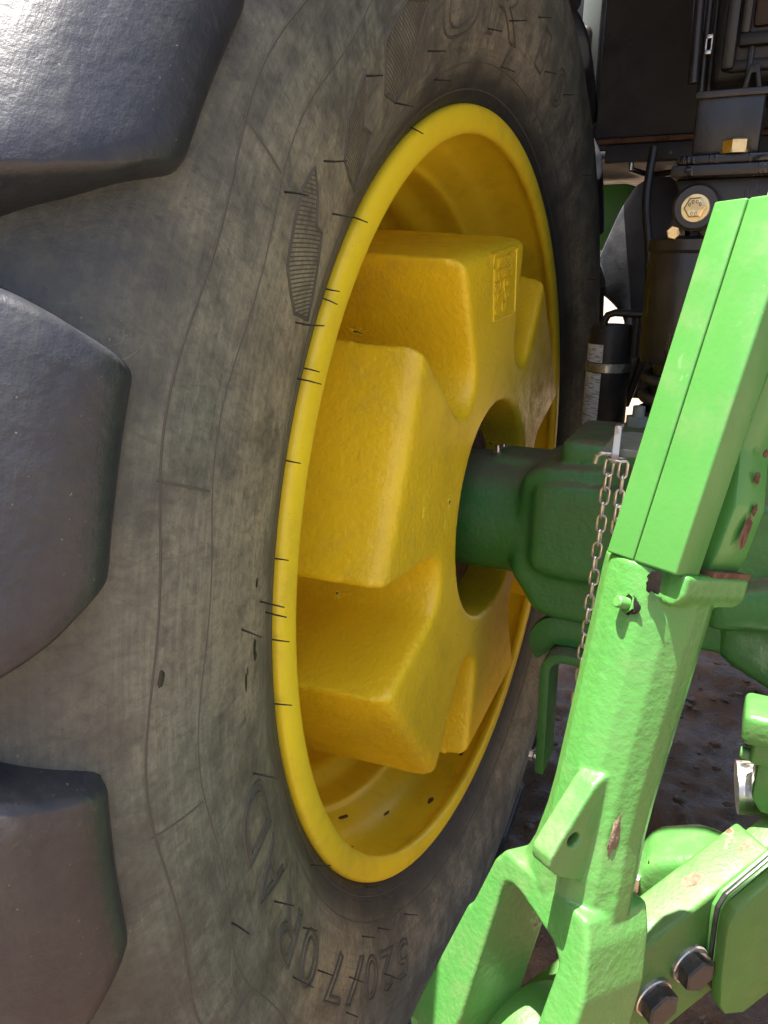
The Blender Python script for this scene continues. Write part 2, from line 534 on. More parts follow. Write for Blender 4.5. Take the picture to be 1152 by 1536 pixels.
# ------------------------------------------------------------------ rear wheel
XC = -0.24                                    # middle plane of the tyre
side = [(0.492, -0.030), (0.500, -0.014), (0.512, -0.003), (0.525, 0.006), (0.545, 0.016), (0.57, 0.026), (0.60, 0.034), (0.64, 0.040), (0.68, 0.040), (0.71, 0.034), (0.74, 0.018), (0.765, -0.008), (0.785, -0.04), (0.795, -0.09), (0.80, -0.16), (0.80, XC)]
fine = catmull(side, 6)
fr = [p[0] for p in fine[:80]]
def sx(r):
    for i in range(len(fine) - 1):
        if fine[i][0] <= r <= fine[i + 1][0] and fine[i + 1][0] > fine[i][0]:
            t = (r - fine[i][0]) / (fine[i + 1][0] - fine[i][0])
            return fine[i][1] + t * (fine[i + 1][1] - fine[i][1])
    return XC
def surf(r, th, off=0.0):
    """point on the sidewall at radius r, angle th (deg, 0 = rearwards, 90 = up), lifted by off along the normal"""
    dr = 0.002
    tx, tr = sx(r + dr) - sx(r - dr), 2 * dr
    L = math.hypot(tx, tr)
    nx, nr = tr / L, -tx / L
    rr, x = r + nr * off, sx(r) + nx * off
    t = R(th)
    return Vector((x, -rr * math.cos(t), rr * math.sin(t)))

wheel = thing('rear_wheel', 'big tractor rear wheel with dusty black tyre and yellow centre', 'wheel', (0, 0, 0))
bm = bmesh.new()
prof = [(r, x) for r, x in fine] + [(r, 2 * XC - x) for r, x in reversed(fine[:-1])]
lathe(bm, prof, 288, 'x', closed_profile=True)
tyre = obj('tyre', bm, 'tyre', wheel, angle=180)

def make_lug(mirror=1):
    bm = bmesh.new()
    # (top x, top r, base x, base r, lower edge deg, upper edge deg)
    st = [(0.020, 0.7235, 0.020, 0.7160, -3.4, 3.3), (0.0335, 0.7290, 0.018, 0.7250, -4.2, 4.0), (0.0375, 0.740, 0.005, 0.735, -4.9, 4.35), (0.0365, 0.752, -0.015, 0.745, -5.7, 4.65), (0.0325, 0.765, -0.03, 0.755, -6.6, 4.9),
          (0.0255, 0.779, -0.04, 0.765, -7.3, 5.2), (0.0150, 0.794, -0.05, 0.77, -8.0, 5.4), (0.000, 0.810, -0.06, 0.775, -8.7, 5.3), (-0.03, 0.829, -0.07, 0.785, -10.0, 4.0), (-0.08, 0.846, -0.09, 0.785, -13.2, 0.2), (-0.14, 0.853, -0.14, 0.79, -16.6, -4.6), (-0.20, 0.856, -0.20, 0.79, -20.4, -9.0), (-0.25, 0.856, -0.25, 0.79, -23.6, -12.4)]
    st = catmull(st, 3)
    cols = [(-1.28, 0.0), (-1.20, 0.25), (-1.10, 0.66), (-1.04, 0.91), (-1.0, 0.978), (-0.96, 0.998), (-0.75, 1.0), (-0.4, 1.0), (0, 1.0), (0.4, 1.0), (0.75, 1.0), (0.96, 0.998), (1.0, 0.978), (1.04, 0.91), (1.10, 0.66), (1.20, 0.25), (1.28, 0.0)]
    rows = []
    for tx, tr, bx, br, lo_, up_ in st:
        c0, hw = (lo_ + up_) / 2, (up_ - lo_) / 2
        row = []
        for u, h in cols:
            x = bx + (tx - bx) * h; r = br + (tr - br) * h
            t = R(c0 + hw * u)
            x = XC + (x - XC) * mirror
            row.append(bm.verts.new((x, -r * math.cos(t), r * math.sin(t))))
        rows.append(row)
    for i in range(len(rows) - 1):
        for k in range(len(cols) - 1):
            bm.faces.new([rows[i][k], rows[i][k + 1], rows[i + 1][k + 1], rows[i + 1][k]])
    bm.faces.new(rows[0]); bm.faces.new(rows[-1])
    for i in range(len(rows) - 1):
        bm.faces.new([rows[i][0], rows[i + 1][0], rows[i + 1][-1], rows[i][-1]])
    return bm

for mir, off in ((1, 18.3), (-1, 9.3)):
    first = obj('lug', make_lug(mir), 'lug', tyre, angle=50)
    first.rotation_euler.x = -R(off) * 1
    for k in range(1, 20):
        c = first.copy(); col.objects.link(c); c.parent = tyre
        c.rotation_euler.x = -R(off + 18 * k)

# moulded wavy lines of the sidewall and the bead rings
def ring_line(name, fn, rad, off=0.0, step=0.75, span=(0, 360)):
    bm = bmesh.new()
    n = int((span[1] - span[0]) / step)
    cl = span[1] - span[0] >= 360
    tube(bm, [surf(fn(span[0] + i * step), span[0] + i * step, off) for i in range(n if cl else n + 1)], rad, 6, closed=cl)
    return obj(name, bm, 'line', tyre, angle=180)
ring_line('mould_line', lambda t: 0.698 + 0.0046 * math.cos(math.radians((t - 3.2) * 20)), 0.0009, -0.0003)
ring_line('mould_line', lambda t: 0.655 + 0.0055 * math.cos(math.radians((t - 3.0) * 20)), 0.0007, -0.0003)
for rr in (0.5215, 0.546):
    ring_line('bead_ring', lambda t: rr, 0.0009, -0.0004, 1.5)
for k in range(20):
    th = 17.9 + 18 * k
    bm = bmesh.new()
    tube(bm, [surf(0.660 + 0.0425 * q / 6, th + 0.05 * q, -0.0002) for q in range(7)], 0.0009, 6)
    obj('mould_line', bm, 'line', tyre)

# sidewall lettering: raised outlines, some letters filled with fine ribs
def glyph_loops(ch):
    cu = bpy.data.curves.new('t', 'FONT'); cu.body = ch; cu.resolution_u = 5; cu.fill_mode = 'FRONT'
    o = bpy.data.objects.new('t', cu); col.objects.link(o)
    dg = bpy.context.evaluated_depsgraph_get()
    me = o.evaluated_get(dg).to_mesh()
    b = bmesh.new(); b.from_mesh(me)
    bmesh.ops.remove_doubles(b, verts=b.verts, dist=1e-5)
    nxt = {}
    for e in b.edges:
        if len(e.link_faces) == 1:
            for v in e.verts:
                nxt.setdefault(v, []).append(e.other_vert(v))
    loops, seen = [], set()
    for v in nxt:
        if v in seen: continue
        lp, cur, prev = [], v, None
        while cur not in seen:
            seen.add(cur); lp.append((cur.co.x, cur.co.y))
            c = [w for w in nxt[cur] if w is not prev and w not in seen]
            prev = cur
            if not c: break
            cur = c[0]
        if len(lp) > 2: loops.append(lp)
    b.free(); o.evaluated_get(dg).to_mesh_clear()
    bpy.data.objects.remove(o); bpy.data.curves.remove(cu)
    xs = [p[0] for l in loops for p in l]; ys = [p[1] for l in loops for p in l]
    return [[((x - min(xs)) / max(max(xs) - min(xs), 1e-6), (y - min(ys)) / (max(ys) - min(ys))) for x, y in l] for l in loops]
def resample(lp, d):
    out = []
    for i in range(len(lp)):
        a, b = lp[i], lp[(i + 1) % len(lp)]
        n = max(1, int(math.ceil(math.hypot((b[0] - a[0]) * 0.045, (b[1] - a[1]) * 0.045) / d)))
        out += [(a[0] + (b[0] - a[0]) * k / n, a[1] + (b[1] - a[1]) * k / n) for k in range(n)]
    return out
def inside(p, loops):
    c = False
    for l in loops:
        for i in range(len(l)):
            a, b = l[i], l[(i + 1) % len(l)]
            if (a[1] > p[1]) != (b[1] > p[1]) and p[0] < (b[0] - a[0]) * (p[1] - a[1]) / (b[1] - a[1]) + a[0]:
                c = not c
    return c
def letter(loops, t0, t1, r0, r1, ribs=False, lean=0.0, rad=0.0014, nrib=16):
    """loops in the unit square, laid between angles t0..t1 and radii r0..r1"""
    bm = bmesh.new()
    P = lambda x, y, off=0.0: surf(r0 + (r1 - r0) * y, t0 + (t1 - t0) * x + lean * y, off)
    for l in loops:
        q = [P(x, y, 0.0) for x, y in resample(l, 0.004)]
        if len(q) > 3: tube(bm, q, rad, 6, closed=True)
    if ribs:
        for k in range(nrib * 2):
            run = []
            for j in range(41):
                y = j / 40.0; x = (k / nrib) - 0.55 * y + 0.02
                if 0 <= x <= 1 and inside((x, y), loops):
                    run.append(P(x, y, -0.0001))
                else:
                    if len(run) > 2: tube(bm, run, 0.0006, 4)
                    run = []
            if len(run) > 2: tube(bm, run, 0.0006, 4)
    return obj('letter', bm, 'line', tyre, angle=60)
for ch, a, b in (('5', -59.8, -56.4), ('2', -54.8, -50.4), ('0', -49.4, -45.4), ('/', -44.6, -40.0), ('7', -38.0, -33.4), ('0', -29.6, -25.0)):
    letter(glyph_loops(ch), a, b, 0.577, 0.621, lean=-0.6, rad=0.0017)
for ch, a, b in (('R', -23.2, -17.4), ('A', -15.6, -10.6), ('D', -9.2, -3.6), ('1', 98.6, 101.8), ('0', 107.6, 112.2)):
    letter(glyph_loops(ch), a, b, 0.577, 0.621, ribs=ch in 'RAD', lean=0.0)
for ch, a, b in (('U', 66.0, 76.0), ('R', 79.5, 90.5)):
    letter(glyph_loops(ch), a, b, 0.572, 0.630)
def shape(pts, nrib=18):
    t0, t1 = min(p[1] for p in pts), max(p[1] for p in pts); r0, r1 = min(p[0] for p in pts), max(p[0] for p in pts)
    o = letter([[((t - t0) / (t1 - t0), (r - r0) / (r1 - r0)) for r, t in pts]], t0, t1, r0, r1, ribs=True, nrib=nrib)
    o.name = 'ribbed_emblem'
shape([(0.629, 38.9), (0.634, 36.8), (0.631, 34.8), (0.6236, 32.1), (0.608, 31.0), (0.594, 30.3), (0.561, 31.4), (0.5686, 33.8), (0.578, 35.6), (0.5877, 37.0), (0.600, 36.6), (0.612, 38.0)], 26)
shape([(0.622, 48.6), (0.613, 44.75), (0.595, 42.9), (0.575, 43.3), (0.553, 44.5), (0.562, 46.8), (0.574, 48.6), (0.590, 46.9)], 22)
shape([(0.629, 57.6), (0.6215, 52.8), (0.586, 51.9), (0.566, 54.6), (0.570, 57.6), (0.592, 59.5), (0.615, 62.1)], 24)

# rubber moulding whiskers
wh = [(0.5868, 29.97), (0.6509, 35.34), (0.6205, 40.17), (0.5797, 39.35), (0.6194, 48.58), (0.5663, 54.41), (0.5761, 62.56), (0.5711, 30.56), (0.5474, 27.16), (0.5734, 10.01), (0.5559, 8.59), (0.607, 9.03), (0.5946, -2.69), (0.6527, -10.83), (0.6023, -15.71), (0.5843, -24.26), (0.6009, -30.75), (0.6215, -24.99), (0.5954, -40.51), (0.6268, -41.28), (0.5302, -24.73), (0.617, 95.6), (0.589, 86.3), (0.585, 103), (0.602, 112), (0.575, 80.0), (0.545, 66.0), (0.548, 88.0), (0.60, -52.0), (0.552, -50.0), (0.552, -60.0), (0.558, -44.0), (0.61, 130.0), (0.60, 150.0)]
wh += [(0.5125, t) for t in (46.2, 37.5, 36.5, 29.4, 20.8, 11.8, 4.0, -2.9, 63.0, 118.0, -48.0)]
for r, t in wh:
    bm = bmesh.new()
    p = surf(r, t, -0.001); n = (surf(r, t, 0.01) - surf(r, t)).normalized()
    n = (n + Vector((0.9, random.uniform(-.15, .15), random.uniform(-.25, .05)))).normalized()
    L = random.uniform(0.013, 0.017) if r < 0.52 else random.uniform(0.015, 0.021)
    bend = Vector((0, random.uniform(-.2, .2), random.uniform(-.3, .3))) * L * 0.3
    tube(bm, [p, p + n * L * 0.5 + bend * 0.25, p + n * L + bend], [0.0008, 0.0007, 0.0005], 6)
    obj('rubber_whisker', bm, 'whisker', tyre)

# dark gouges in the sidewall
def crumb(c, ex, ey, ez, size, seed):
    b = bmesh.new()
    bmesh.ops.create_icosphere(b, subdivisions=2, radius=1)
    for v in b.verts:
        v.co *= 1 + 0.55 * noise.noise(v.co * 1.5 + Vector((seed, 0, 0)))
        v.co = c + ex * v.co.x * size[0] + ey * v.co.y * size[1] + ez * v.co.z * size[2]
    return b
for q, (r, t, h, w) in enumerate(((0.583, 6.9, 0.006, 0.0035), (0.581, 6.1, 0.004, 0.003), (0.6905, 8.6, 0.006, 0.0022), (0.5985, 4.9, 0.007, 0.002), (0.5835, 11.6, 0.004, 0.002), (0.596, 5.6, 0.003, 0.0012))):
    p = surf(r, t, -0.0001); ex = (surf(r + 0.005, t) - surf(r - 0.005, t)).normalized(); ey = (surf(r, t + 0.5) - surf(r, t - 0.5)).normalized()
    obj('gouge', crumb(p, ex, ey, ex.cross(ey), (w, h, 0.0006), q * 3.7), 'whisker', tyre)

# rim
rim_prof = [(0.4965, -0.020), (0.5045, -0.015), (0.5082, -0.007), (0.5072, -0.0005), (0.503, 0.0028), (0.495, 0.0042), (0.486, 0.0038), (0.4795, 0.0013), (0.4772, -0.003), (0.4785, -0.008), (0.484, -0.013), (0.4885, -0.022), (0.4890, -0.040), (0.4870, -0.060), (0.4820, -0.074), (0.4745, -0.086), (0.4675, -0.100), (0.4600, -0.115), (0.4530, -0.122),
            (0.4520, -0.150), (0.4480, -0.165), (0.4340, -0.185), (0.4310, -0.200), (0.4340, -0.215), (0.4330, -0.230), (0.4270, -0.245), (0.4270, -0.300), (0.4420, -0.340), (0.4600, -0.400), (0.4700, -0.450), (0.4800, -0.470), (0.5000, -0.475)]
bm = bmesh.new()
fp = catmull(rim_prof, 4)
back = [(r + 0.009, x) for r, x in reversed(fp[44:-2])]
lathe(bm, fp + back, 224, 'x', closed_profile=True)
rim = obj('rim', bm, 'rim', wheel, angle=180)
bm = bmesh.new()
lathe(bm, [(0.10, -0.262), (0.30, -0.262), (0.40, -0.250), (0.430, -0.244), (0.430, -0.262), (0.40, -0.272), (0.30, -0.284), (0.10, -0.284)], 96, 'x', closed_profile=True)
obj('wheel_disc', bm, 'rim', rim, angle=40)

for q, (x, r, t, sz) in enumerate(((-0.102, 0.4665, -62, 0.009), (-0.060, 0.4868, -56, 0.004), (-0.052, 0.4878, -53, 0.0035), (-0.075, 0.4815, -74, 0.006), (-0.035, 0.4888, -84, 0.007), (-0.102, 0.4665, 74, 0.010), (-0.080, 0.4785, 80, 0.007), (-0.03, 0.4888, -100, 0.008))):
    tt = R(t); c = Vector((x, -r * math.cos(tt), r * math.sin(tt)))
    er = Vector((0, -math.cos(tt), math.sin(tt))); et = Vector((0, math.sin(tt), math.cos(tt)))
    obj('dirt_crumb', crumb(c, Vector((1, 0, 0)), et, er, (sz * 0.5, sz * 1.5, sz * 0.16), q * 2.3 + 40), 'rust', rim)

# cast yellow centre with six lobes
def star():
    pts = []
    for k in range(6):
        c = 23.5 + 60 * k
        for s_ in range(9):
            a = -19.5 + 39 * s_ / 8
            pts.append((0.353 / math.cos(R(a)), c + a))
        cn = c + 30
        # rounded notch floor: circle centre at r 0.268, radius 0.036
        for q in range(9):
            b = -85 + 170 * q / 8
            lx = 0.258 - 0.044 * math.cos(R(b)); ly = 0.043 * math.sin(R(b))
            pts.append((math.hypot(lx, ly), cn + math.degrees(math.atan2(ly, lx))))
    return pts
bm = bmesh.new()
S = star()
levels = [(0.032, 0.968, 0.0), (0.025, 0.99, 0.0), (0.012, 1.0, 0.0), (-0.06, 1.012, 0.002), (-0.15, 1.03, 0.004), (-0.262, 1.05, 0.006)]
rings = []
for x, k, dr in levels:
    rings.append([bm.verts.new((x, -(r * k) * math.cos(R(t)), (r * k) * math.sin(R(t)))) for r, t in S])
HR = [(0.032, 0.153), (-0.02, 0.149), (-0.262, 0.145)]
hole = [[bm.verts.new((x, -r * math.cos(R(t)), r * math.sin(R(t)))) for _, t in S] for x, r in HR]
n = len(S)
allr = rings + hole[::-1]
for i in range(len(allr)):
    A, B = allr[i], allr[(i + 1) % len(allr)]
    for k in range(n):
        bm.faces.new([A[k], A[(k + 1) % n], B[(k + 1) % n], B[k]])
bm = remesh(bm, 0.0042, 11, 0.5)
centre = obj('wheel_centre', bm, 'yellow', wheel, angle=180)
tag(centre, 'yellow cast wheel centre with six lobes and round hub opening')
# cast-in identification plate
FX = 0.0300
bm = bmesh.new()
cor = [(-0.056, 0.339), (0.040, 0.350), (0.046, 0.267), (-0.048, 0.263)]
tube(bm, [(FX, y, z) for (ya, za), (yb, zb) in zip(cor, cor[1:] + cor[:1]) for q in range(5) for y, z in [(ya + (yb - ya) * q / 5, za + (zb - za) * q / 5)]], 0.0034, 8, closed=True)
obj('plate_frame', bm, 'yellow', centre)
def raised_text(txt, y, z, size, parent, name='raised_text'):
    cu = bpy.data.curves.new('t', 'FONT'); cu.body = txt; cu.size = size; cu.extrude = 0.003; cu.resolution_u = 3; cu.offset = 0.0009
    o = bpy.data.objects.new('t', cu); col.objects.link(o)
    dg = bpy.context.evaluated_depsgraph_get()
    b = bmesh.new(); b.from_mesh(o.evaluated_get(dg).to_mesh())
    o.evaluated_get(dg).to_mesh_clear(); bpy.data.objects.remove(o); bpy.data.curves.remove(cu)
    cs, sn = math.cos(R(6.5)), math.sin(R(6.5))
    for v in b.verts:
        tx, ty, tz = v.co
        v.co = Vector((FX + 0.0005 + tz, y + tx * cs - ty * sn, z + tx * sn + ty * cs))
    return obj(name, b, 'yellow', parent, smooth=False)
for txt, y, z in (('A43045', -0.040, 0.323), ('1 R133045', -0.050, 0.309), ('761  JDY', -0.047, 0.2945), ('J 456, B3', -0.048, 0.281), ('0    02', -0.042, 0.2685)):
    raised_text(txt, y, z, 0.0175, centre)
# axle flange and hub behind the opening
bm = bmesh.new()
lathe(bm, [(0.0, -0.012), (0.108, -0.012), (0.122, -0.018), (0.122, -0.07), (0.118, -0.10), (0.145, -0.105), (0.145, -0.16), (0.0, -0.16)], 64, 'x')
obj('axle_hub', bm, 'rust', wheel)
for k in range(8):
    bm = bmesh.new()
    t = R(45 * k + 10)
    hexprism(bm, (-0.105, -0.130 * math.cos(t), 0.130 * math.sin(t)), (1, 0, 0), 0.011, 0.016)
    obj('hub_bolt', bm, 'rust', wheel, smooth=False)

# ------------------------------------------------------------------ axle housing
axle = thing('axle_housing', 'dark green cast axle housing running into the yellow wheel centre', 'axle', (0.15, 0, -0.13))
inv = Matrix.Translation((-0.15, 0, 0.13))
bm = bmesh.new()
lathe(bm, [(0.076, -0.026), (0.082, -0.022), (0.0835, 0.02), (0.082, 0.06), (0.084, 0.10), (0.09, 0.14)], 64, 'x')
prism(bm, [(0.088, 0.078), (0.115, 0.092), (0.40, 0.118), (0.40, -0.118), (0.135, -0.113), (0.112, -0.106), (0.100, -0.085), (0.078, -0.055)], 1, -0.085, 0.085, 0.012, 3)
prism(bm, [(0.105, 0.070), (0.14, 0.078), (0.40, 0.085), (0.40, -0.050), (0.135, -0.050), (0.105, -0.040)], 1, -0.098, 0.098, 0.012, 3)
box(bm, (0.03, -0.030, 0.07), (0.13, 0.045, 0.0865), 0.008)
box(bm, (0.13, -0.070, 0.09), (0.40, 0.080, 0.126), 0.012)
bm = remesh(bm, 0.003, 26)
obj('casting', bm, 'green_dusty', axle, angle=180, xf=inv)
bm = bmesh.new()
disc(bm, (0.037, -0.015, 0.083), (0, 0, 1), 0.006, 0.005, 6)
disc(bm, (0.037, -0.015, 0.088), (0, 0, 1), 0.0042, 0.010, 12, 0.001)
disc(bm, (0.037, -0.015, 0.095), (0.9, -0.3, 0.25), 0.0032, 0.012, 12, 0.001)
obj('grease_nipple', bm, 'steel', axle, xf=inv)

# bent flat-bar bracket under the housing
br = thing('bent_bracket', 'green bent flat-bar bracket hanging below the axle housing', 'bracket', (0.15, -0.06, -0.35))
inv = Matrix.Translation((-0.15, 0.06, 0.35))
bm = bmesh.new()
out = []
for q in range(7):
    a = R(180 - 90 * q / 6)
    out.append((0.163 + 0.030 * math.cos(a), -0.183 + 0.030 * math.sin(a)))
inn = []
for q in range(7):
    a = R(90 + 90 * q / 6)
    inn.append((0.163 + 0.017 * math.cos(a), -0.183 + 0.017 * math.sin(a)))
prism(bm, [(0.1365, -0.345)] + out + [(0.30, -0.153), (0.30, -0.166)] + inn + [(0.1485, -0.345)], 1, -0.095, -0.035, 0.002)
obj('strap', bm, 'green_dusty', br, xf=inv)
bm = bmesh.new()
pts = [(0.300, -0.112)]
for q in range(10):
    a = R(95 + 130 * q / 9)
    pts.append((0.150 + 0.040 * math.cos(a), -0.152 + 0.040 * math.sin(a)))
pts += [(0.128, -0.176), (0.146, -0.153), (0.300, -0.146)]
prism(bm, pts, 1, -0.072, -0.058, 0.002)
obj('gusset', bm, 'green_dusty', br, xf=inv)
for dz in (0.0,):
    bm = bmesh.new()
    disc(bm, (0.124, -0.075, -0.332 + dz), (1, 0, 0), 0.004, 0.022, 12)
    hexprism(bm, (0.1235, -0.075, -0.332 + dz), (1, 0, 0), 0.0075, 0.006)
    obj('bolt', bm, 'steel', br, xf=inv)

# ------------------------------------------------------------------ transmission case at the right
tc = thing('transmission_case', 'dark green transmission case beside the axle housing', 'casing', (0.55, 0.2, -0.3))
inv = Matrix.Translation((-0.55, -0.2, 0.3))
bm = bmesh.new()
prism(bm, [(0.335, -0.115), (0.335, 0.11), (0.42, 0.17), (0.95, 0.17), (0.95, -0.33), (0.50, -0.33), (0.42, -0.16), (0.355, -0.128)], 1, -0.09, 1.2, 0.015, 3)
prism(bm, [(0.322, -0.070), (0.322, -0.022), (0.42, 0.010), (0.60, 0.03), (0.60, -0.05), (0.42, -0.055)], 1, -0.125, -0.06, 0.008, 2)
box(bm, (0.47, -0.02, 0.10), (1.35, 1.20, 0.52), 0.02, 2)  # unseen upper block, added to keep sky light off the wheel
bm = remesh(bm, 0.008, 6)
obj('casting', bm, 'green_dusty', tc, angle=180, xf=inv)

# ------------------------------------------------------------------ lift link
LM = frame((0.2655, -0.4970, -0.0725), (0.8445, -0.5325, 0.0562), (0.0927, 0.2486, 0.9642))
lift = thing('lift_link', 'bright green cast lift link with forked lower end, slanting across the axle', 'lift link', mtx=LM)
mm = 0.001
def P2(l): return [(a * mm, b * mm) for a, b in l]
bm = bmesh.new()
# octagonal, slightly tapering shank (local x = across, y = away from the viewer, z = along)
secs = [(-55, -5, 46, 30), (-40, -3, 44, 34), (-15, 1, 38.5, 35.5), (15, 2, 35, 35), (40, 2.5, 34.5, 35), (120, 3.7, 36.5, 36.5), (196, 4.7, 38.3, 38), (213, 5.0, 38.5, 38)]
rg = []
NS = 14
for z, cx, rx, ry in secs:
    rg.append([bm.verts.new(((cx + rx * 1.03 * math.cos(2 * math.pi * (k + 0.5) / NS)) * mm, ry * 1.03 * math.sin(2 * math.pi * (k + 0.5) / NS) * mm, z * mm)) for k in range(NS)])
for i in range(len(rg) - 1):
    for k in range(NS):
        bm.faces.new([rg[i][k], rg[i][(k + 1) % NS], rg[i + 1][(k + 1) % NS], rg[i + 1][k]])
bm.faces.new(rg[0]); bm.faces.new(rg[-1])
fork = [(-46, -36), (-55, -50), (-66, -92), (-68, -98), (-72, -102), (-103, -213), (-110, -245), (-62, -245), (-52, -191), (-41, -67), (-38, -60), (-31, -57), (-22, -58), (16, -70), (24, -80), (23, -92), (17, -150), (8, -245), (40, -245), (50, -149), (51, -90), (45, -54), (38, -36)]
prism(bm, P2(fork), 1, -34 * mm, 34 * mm, 3.0 * mm, 2)
prism(bm, P2([(-4, 200), (-6, 213.6), (46, 213.6), (46, 198), (40, 191), (0, 191)]), 1, -30 * mm, 42 * mm, 1.5 * mm, 1)
# ear on the shank
ear_o = [(15, 56), (44, 56), (52, 50), (76, 5), (80, -5), (78, -15), (66, -24), (41, -33), (15, -33)]
b2 = bmesh.new()
hole = [(60 + 6 * math.cos(R(45 * k)), 6 + 6 * math.sin(R(45 * k))) for k in range(8)]
# plate with a hole: two half polygons
up_ = [(15, 12), (15, 56), (44, 56), (52, 50), (73, 9.5)] + [(66.2, 8)] + [(60 + 6 * math.cos(R(a)), 6 + 6 * math.sin(R(a))) for a in (30, 60, 90, 120, 150)] + [(53.8, 8)]
lo_ = [(15, 12), (53.8, 8)] + [(60 + 6 * math.cos(R(a)), 6 + 6 * math.sin(R(a))) for a in (180, 210, 240, 270, 300, 330)] + [(66.2, 8), (73, 9.5), (80, -5), (78, -15), (66, -24), (41, -33), (15, -33)]
for poly in (up_, lo_):
    prism(bm, [(-(w if w < 20 else w - 11) * mm, (v * 0.9 + 13) * mm) for w, v in poly], 0, 6 * mm, 24 * mm)
b2.free()
bm = remesh(bm, 0.0013, 9, 0.5)
obj('shank', bm, 'green', lift, angle=180)
def slab(x0, x1, y0, y1, z0, z1, lean, bev):
    b = bmesh.new()
    box(b, (x0 * mm, y0 * mm, z0 * mm), (x1 * mm, y1 * mm, z1 * mm), bev * mm, 4)
    for v in b.verts:
        v.co.x += (v.co.z - z0 * mm) * lean
    return b
obj('clamp_bar', slab(-15, 7.7, -38, -12, 213, 449, 0.078, 1.6), 'green_flat', lift)
obj('clamp_bar', slab(8.0, 42, -38.2, -12, 212.4, 449, 0.080, 2.2), 'green_flat', lift)
bm = bmesh.new()
prism(bm, P2([(-8, 214.5), (37, 214.5), (41, 228), (45, 262), (38, 300), (46, 372), (56, 455), (10, 455), (-2, 300)]), 1, 4 * mm, 40 * mm, 3 * mm, 2)
prism(bm, P2([(-6, 215), (30, 215), (52, 455), (14, 455)]), 1, -14 * mm, 6 * mm, 1.5 * mm, 2)
obj('side_plate', bm, 'green_flat', lift)
bm = bmesh.new()
disc(bm, (12 * mm, -38 * mm, 184 * mm), (-0.25, -1, 0.1), 4.2 * mm, 9 * mm, 20, 0.8 * mm)
disc(bm, (12 * mm, -34 * mm, 184 * mm), (-0.25, -1, 0.1), 7.5 * mm, 4 * mm, 6)
obj('grease_fitting', bm, 'green_flat', lift)
bm = bmesh.new()
tube(bm, [(24 * mm, 12 * mm, 440 * mm), (26 * mm, 12 * mm, 520 * mm), (30 * mm, 12 * mm, 740 * mm)], 16 * mm, 28)
obj('upper_rod', bm, 'rod', lift)
# grease and rust round the fitting and along the joint
def blob(c, s, seed, nrm_flat=0.35, sub=3):
    b = bmesh.new()
    bmesh.ops.create_icosphere(b, subdivisions=sub, radius=1)
    for v in b.verts:
        v.co *= 1 + 0.45 * noise.noise(v.co * 1.6 + Vector((seed, 0, 0))) + 0.2 * noise.noise(v.co * 4 + Vector((seed, 2, 0)))
        v.co = Vector((c[0] + v.co.x * s[0], c[1] + v.co.y * s[1], c[2] + v.co.z * s[2])) * mm
    return b
obj('grease_smear', blob((28, -38.4, 204), (6, 0.5, 7), 3.1), 'grease', lift)
obj('grease_smear', blob((15, -38.0, 184), (7, 0.8, 6), 8.1), 'grease', lift)
bm = bmesh.new()
prism(bm, P2([(44, 209), (30, 211), (28, 216), (45.5, 217)]), 1, -2 * mm, 42.2 * mm)
obj('rust_streak', bm, 'rust', lift, smooth=False)
for c, s, sd in (((46.5, 20, 246), (1.2, 4, 12), 1.2), ((46.2, 24, 262), (1.0, 2.5, 4), 4.2), ((43.5, 22, 283), (1.0, 3, 4), 6.2), ((43, 25, 300), (1.2, 2, 3), 9.2), ((40, 28, 236), (1.2, 2, 3), 2.2)):
    obj('paint_chip', blob(c, s, sd, sub=2), 'rust', lift)
obj('mud_patch', blob((32.5, -17.5, 22), (1.6, 5, 15), 5.5), 'mud', lift)
obj('mud_patch', blob((-9, -36.0, -115), (5, 1.6, 10), 7.5), 'mud', lift).location = Vector((38 * mm, 0, -40 * mm))

# ------------------------------------------------------------------ draft link (lower arm)
DM = frame((0.2989, -0.3682, -0.2390), (0.6158, 0.6765, 0.4040), (-0.2720, -0.2988, 0.9148))
draft = thing('draft_link', 'green lower draft arm with two black bolts behind the forked link', 'draft arm', mtx=DM)
# local x = along the arm towards the tractor, -y = visible side, z = up
bm = bmesh.new()
box(bm, (-0.165, -0.041, -0.128), (0.1265, 0.0, 0.0), 0.004, 3)
obj('arm_sleeve', bm, 'green_bar', draft)
bm = bmesh.new()
box(bm, (0.11, -0.034, -0.115), (0.42, -0.006, -0.009), 0.004, 3)
obj('arm_bar', bm, 'green_bar', draft)
for x, z in ((0.0095, -0.0615), (-0.036, -0.067)):
    bm = bmesh.new(); disc(bm, (x, -0.0408, z), (0, -1, 0), 0.0205, 0.0045, 36, 0.001); obj('washer', bm, 'steel', draft)
    bm = bmesh.new(); hexprism(bm, (x, -0.0452, z), (0, -1, 0), 0.0180, 0.0135, 0.4); obj('bolt', bm, 'blackbolt', draft, angle=25)
bm = bmesh.new()
sp = [(p[0] * 1.18, p[1] * 1.18) for p in [(0.012, -0.090), (0.020, -0.060), (0.034, -0.020), (0.040, -0.006), (0.050, 0.002), (0.130, 0.006), (0.170, -0.004), (0.160, -0.070), (0.110, -0.125), (0.030, -0.120), (0.014, -0.104)]]
prism(bm, sp, 1, -0.066, -0.054, 0.0025, 2)
obj('sway_plate', bm, 'green_bar', draft)
for k in range(3):
    bm = bmesh.new()
    prism(bm, [(p[0] + 0.004 + 0.001 * k, p[1] * 0.95 - 0.002) for p in sp], 1, -0.0448 - 0.0040 * k, -0.0412 - 0.0040 * k, 0.0005, 1)
    obj('shim_plate', bm, 'green_flat' if k != 1 else 'black', draft)
obj('rust_patch', blob((112, -66.1, -60), (20, 0.5, 30), 12.5), 'rust', draft)
obj('mud_patch', blob((50, -19, 0.1), (11, 6, 0.7), 2.5), 'mud', draft)
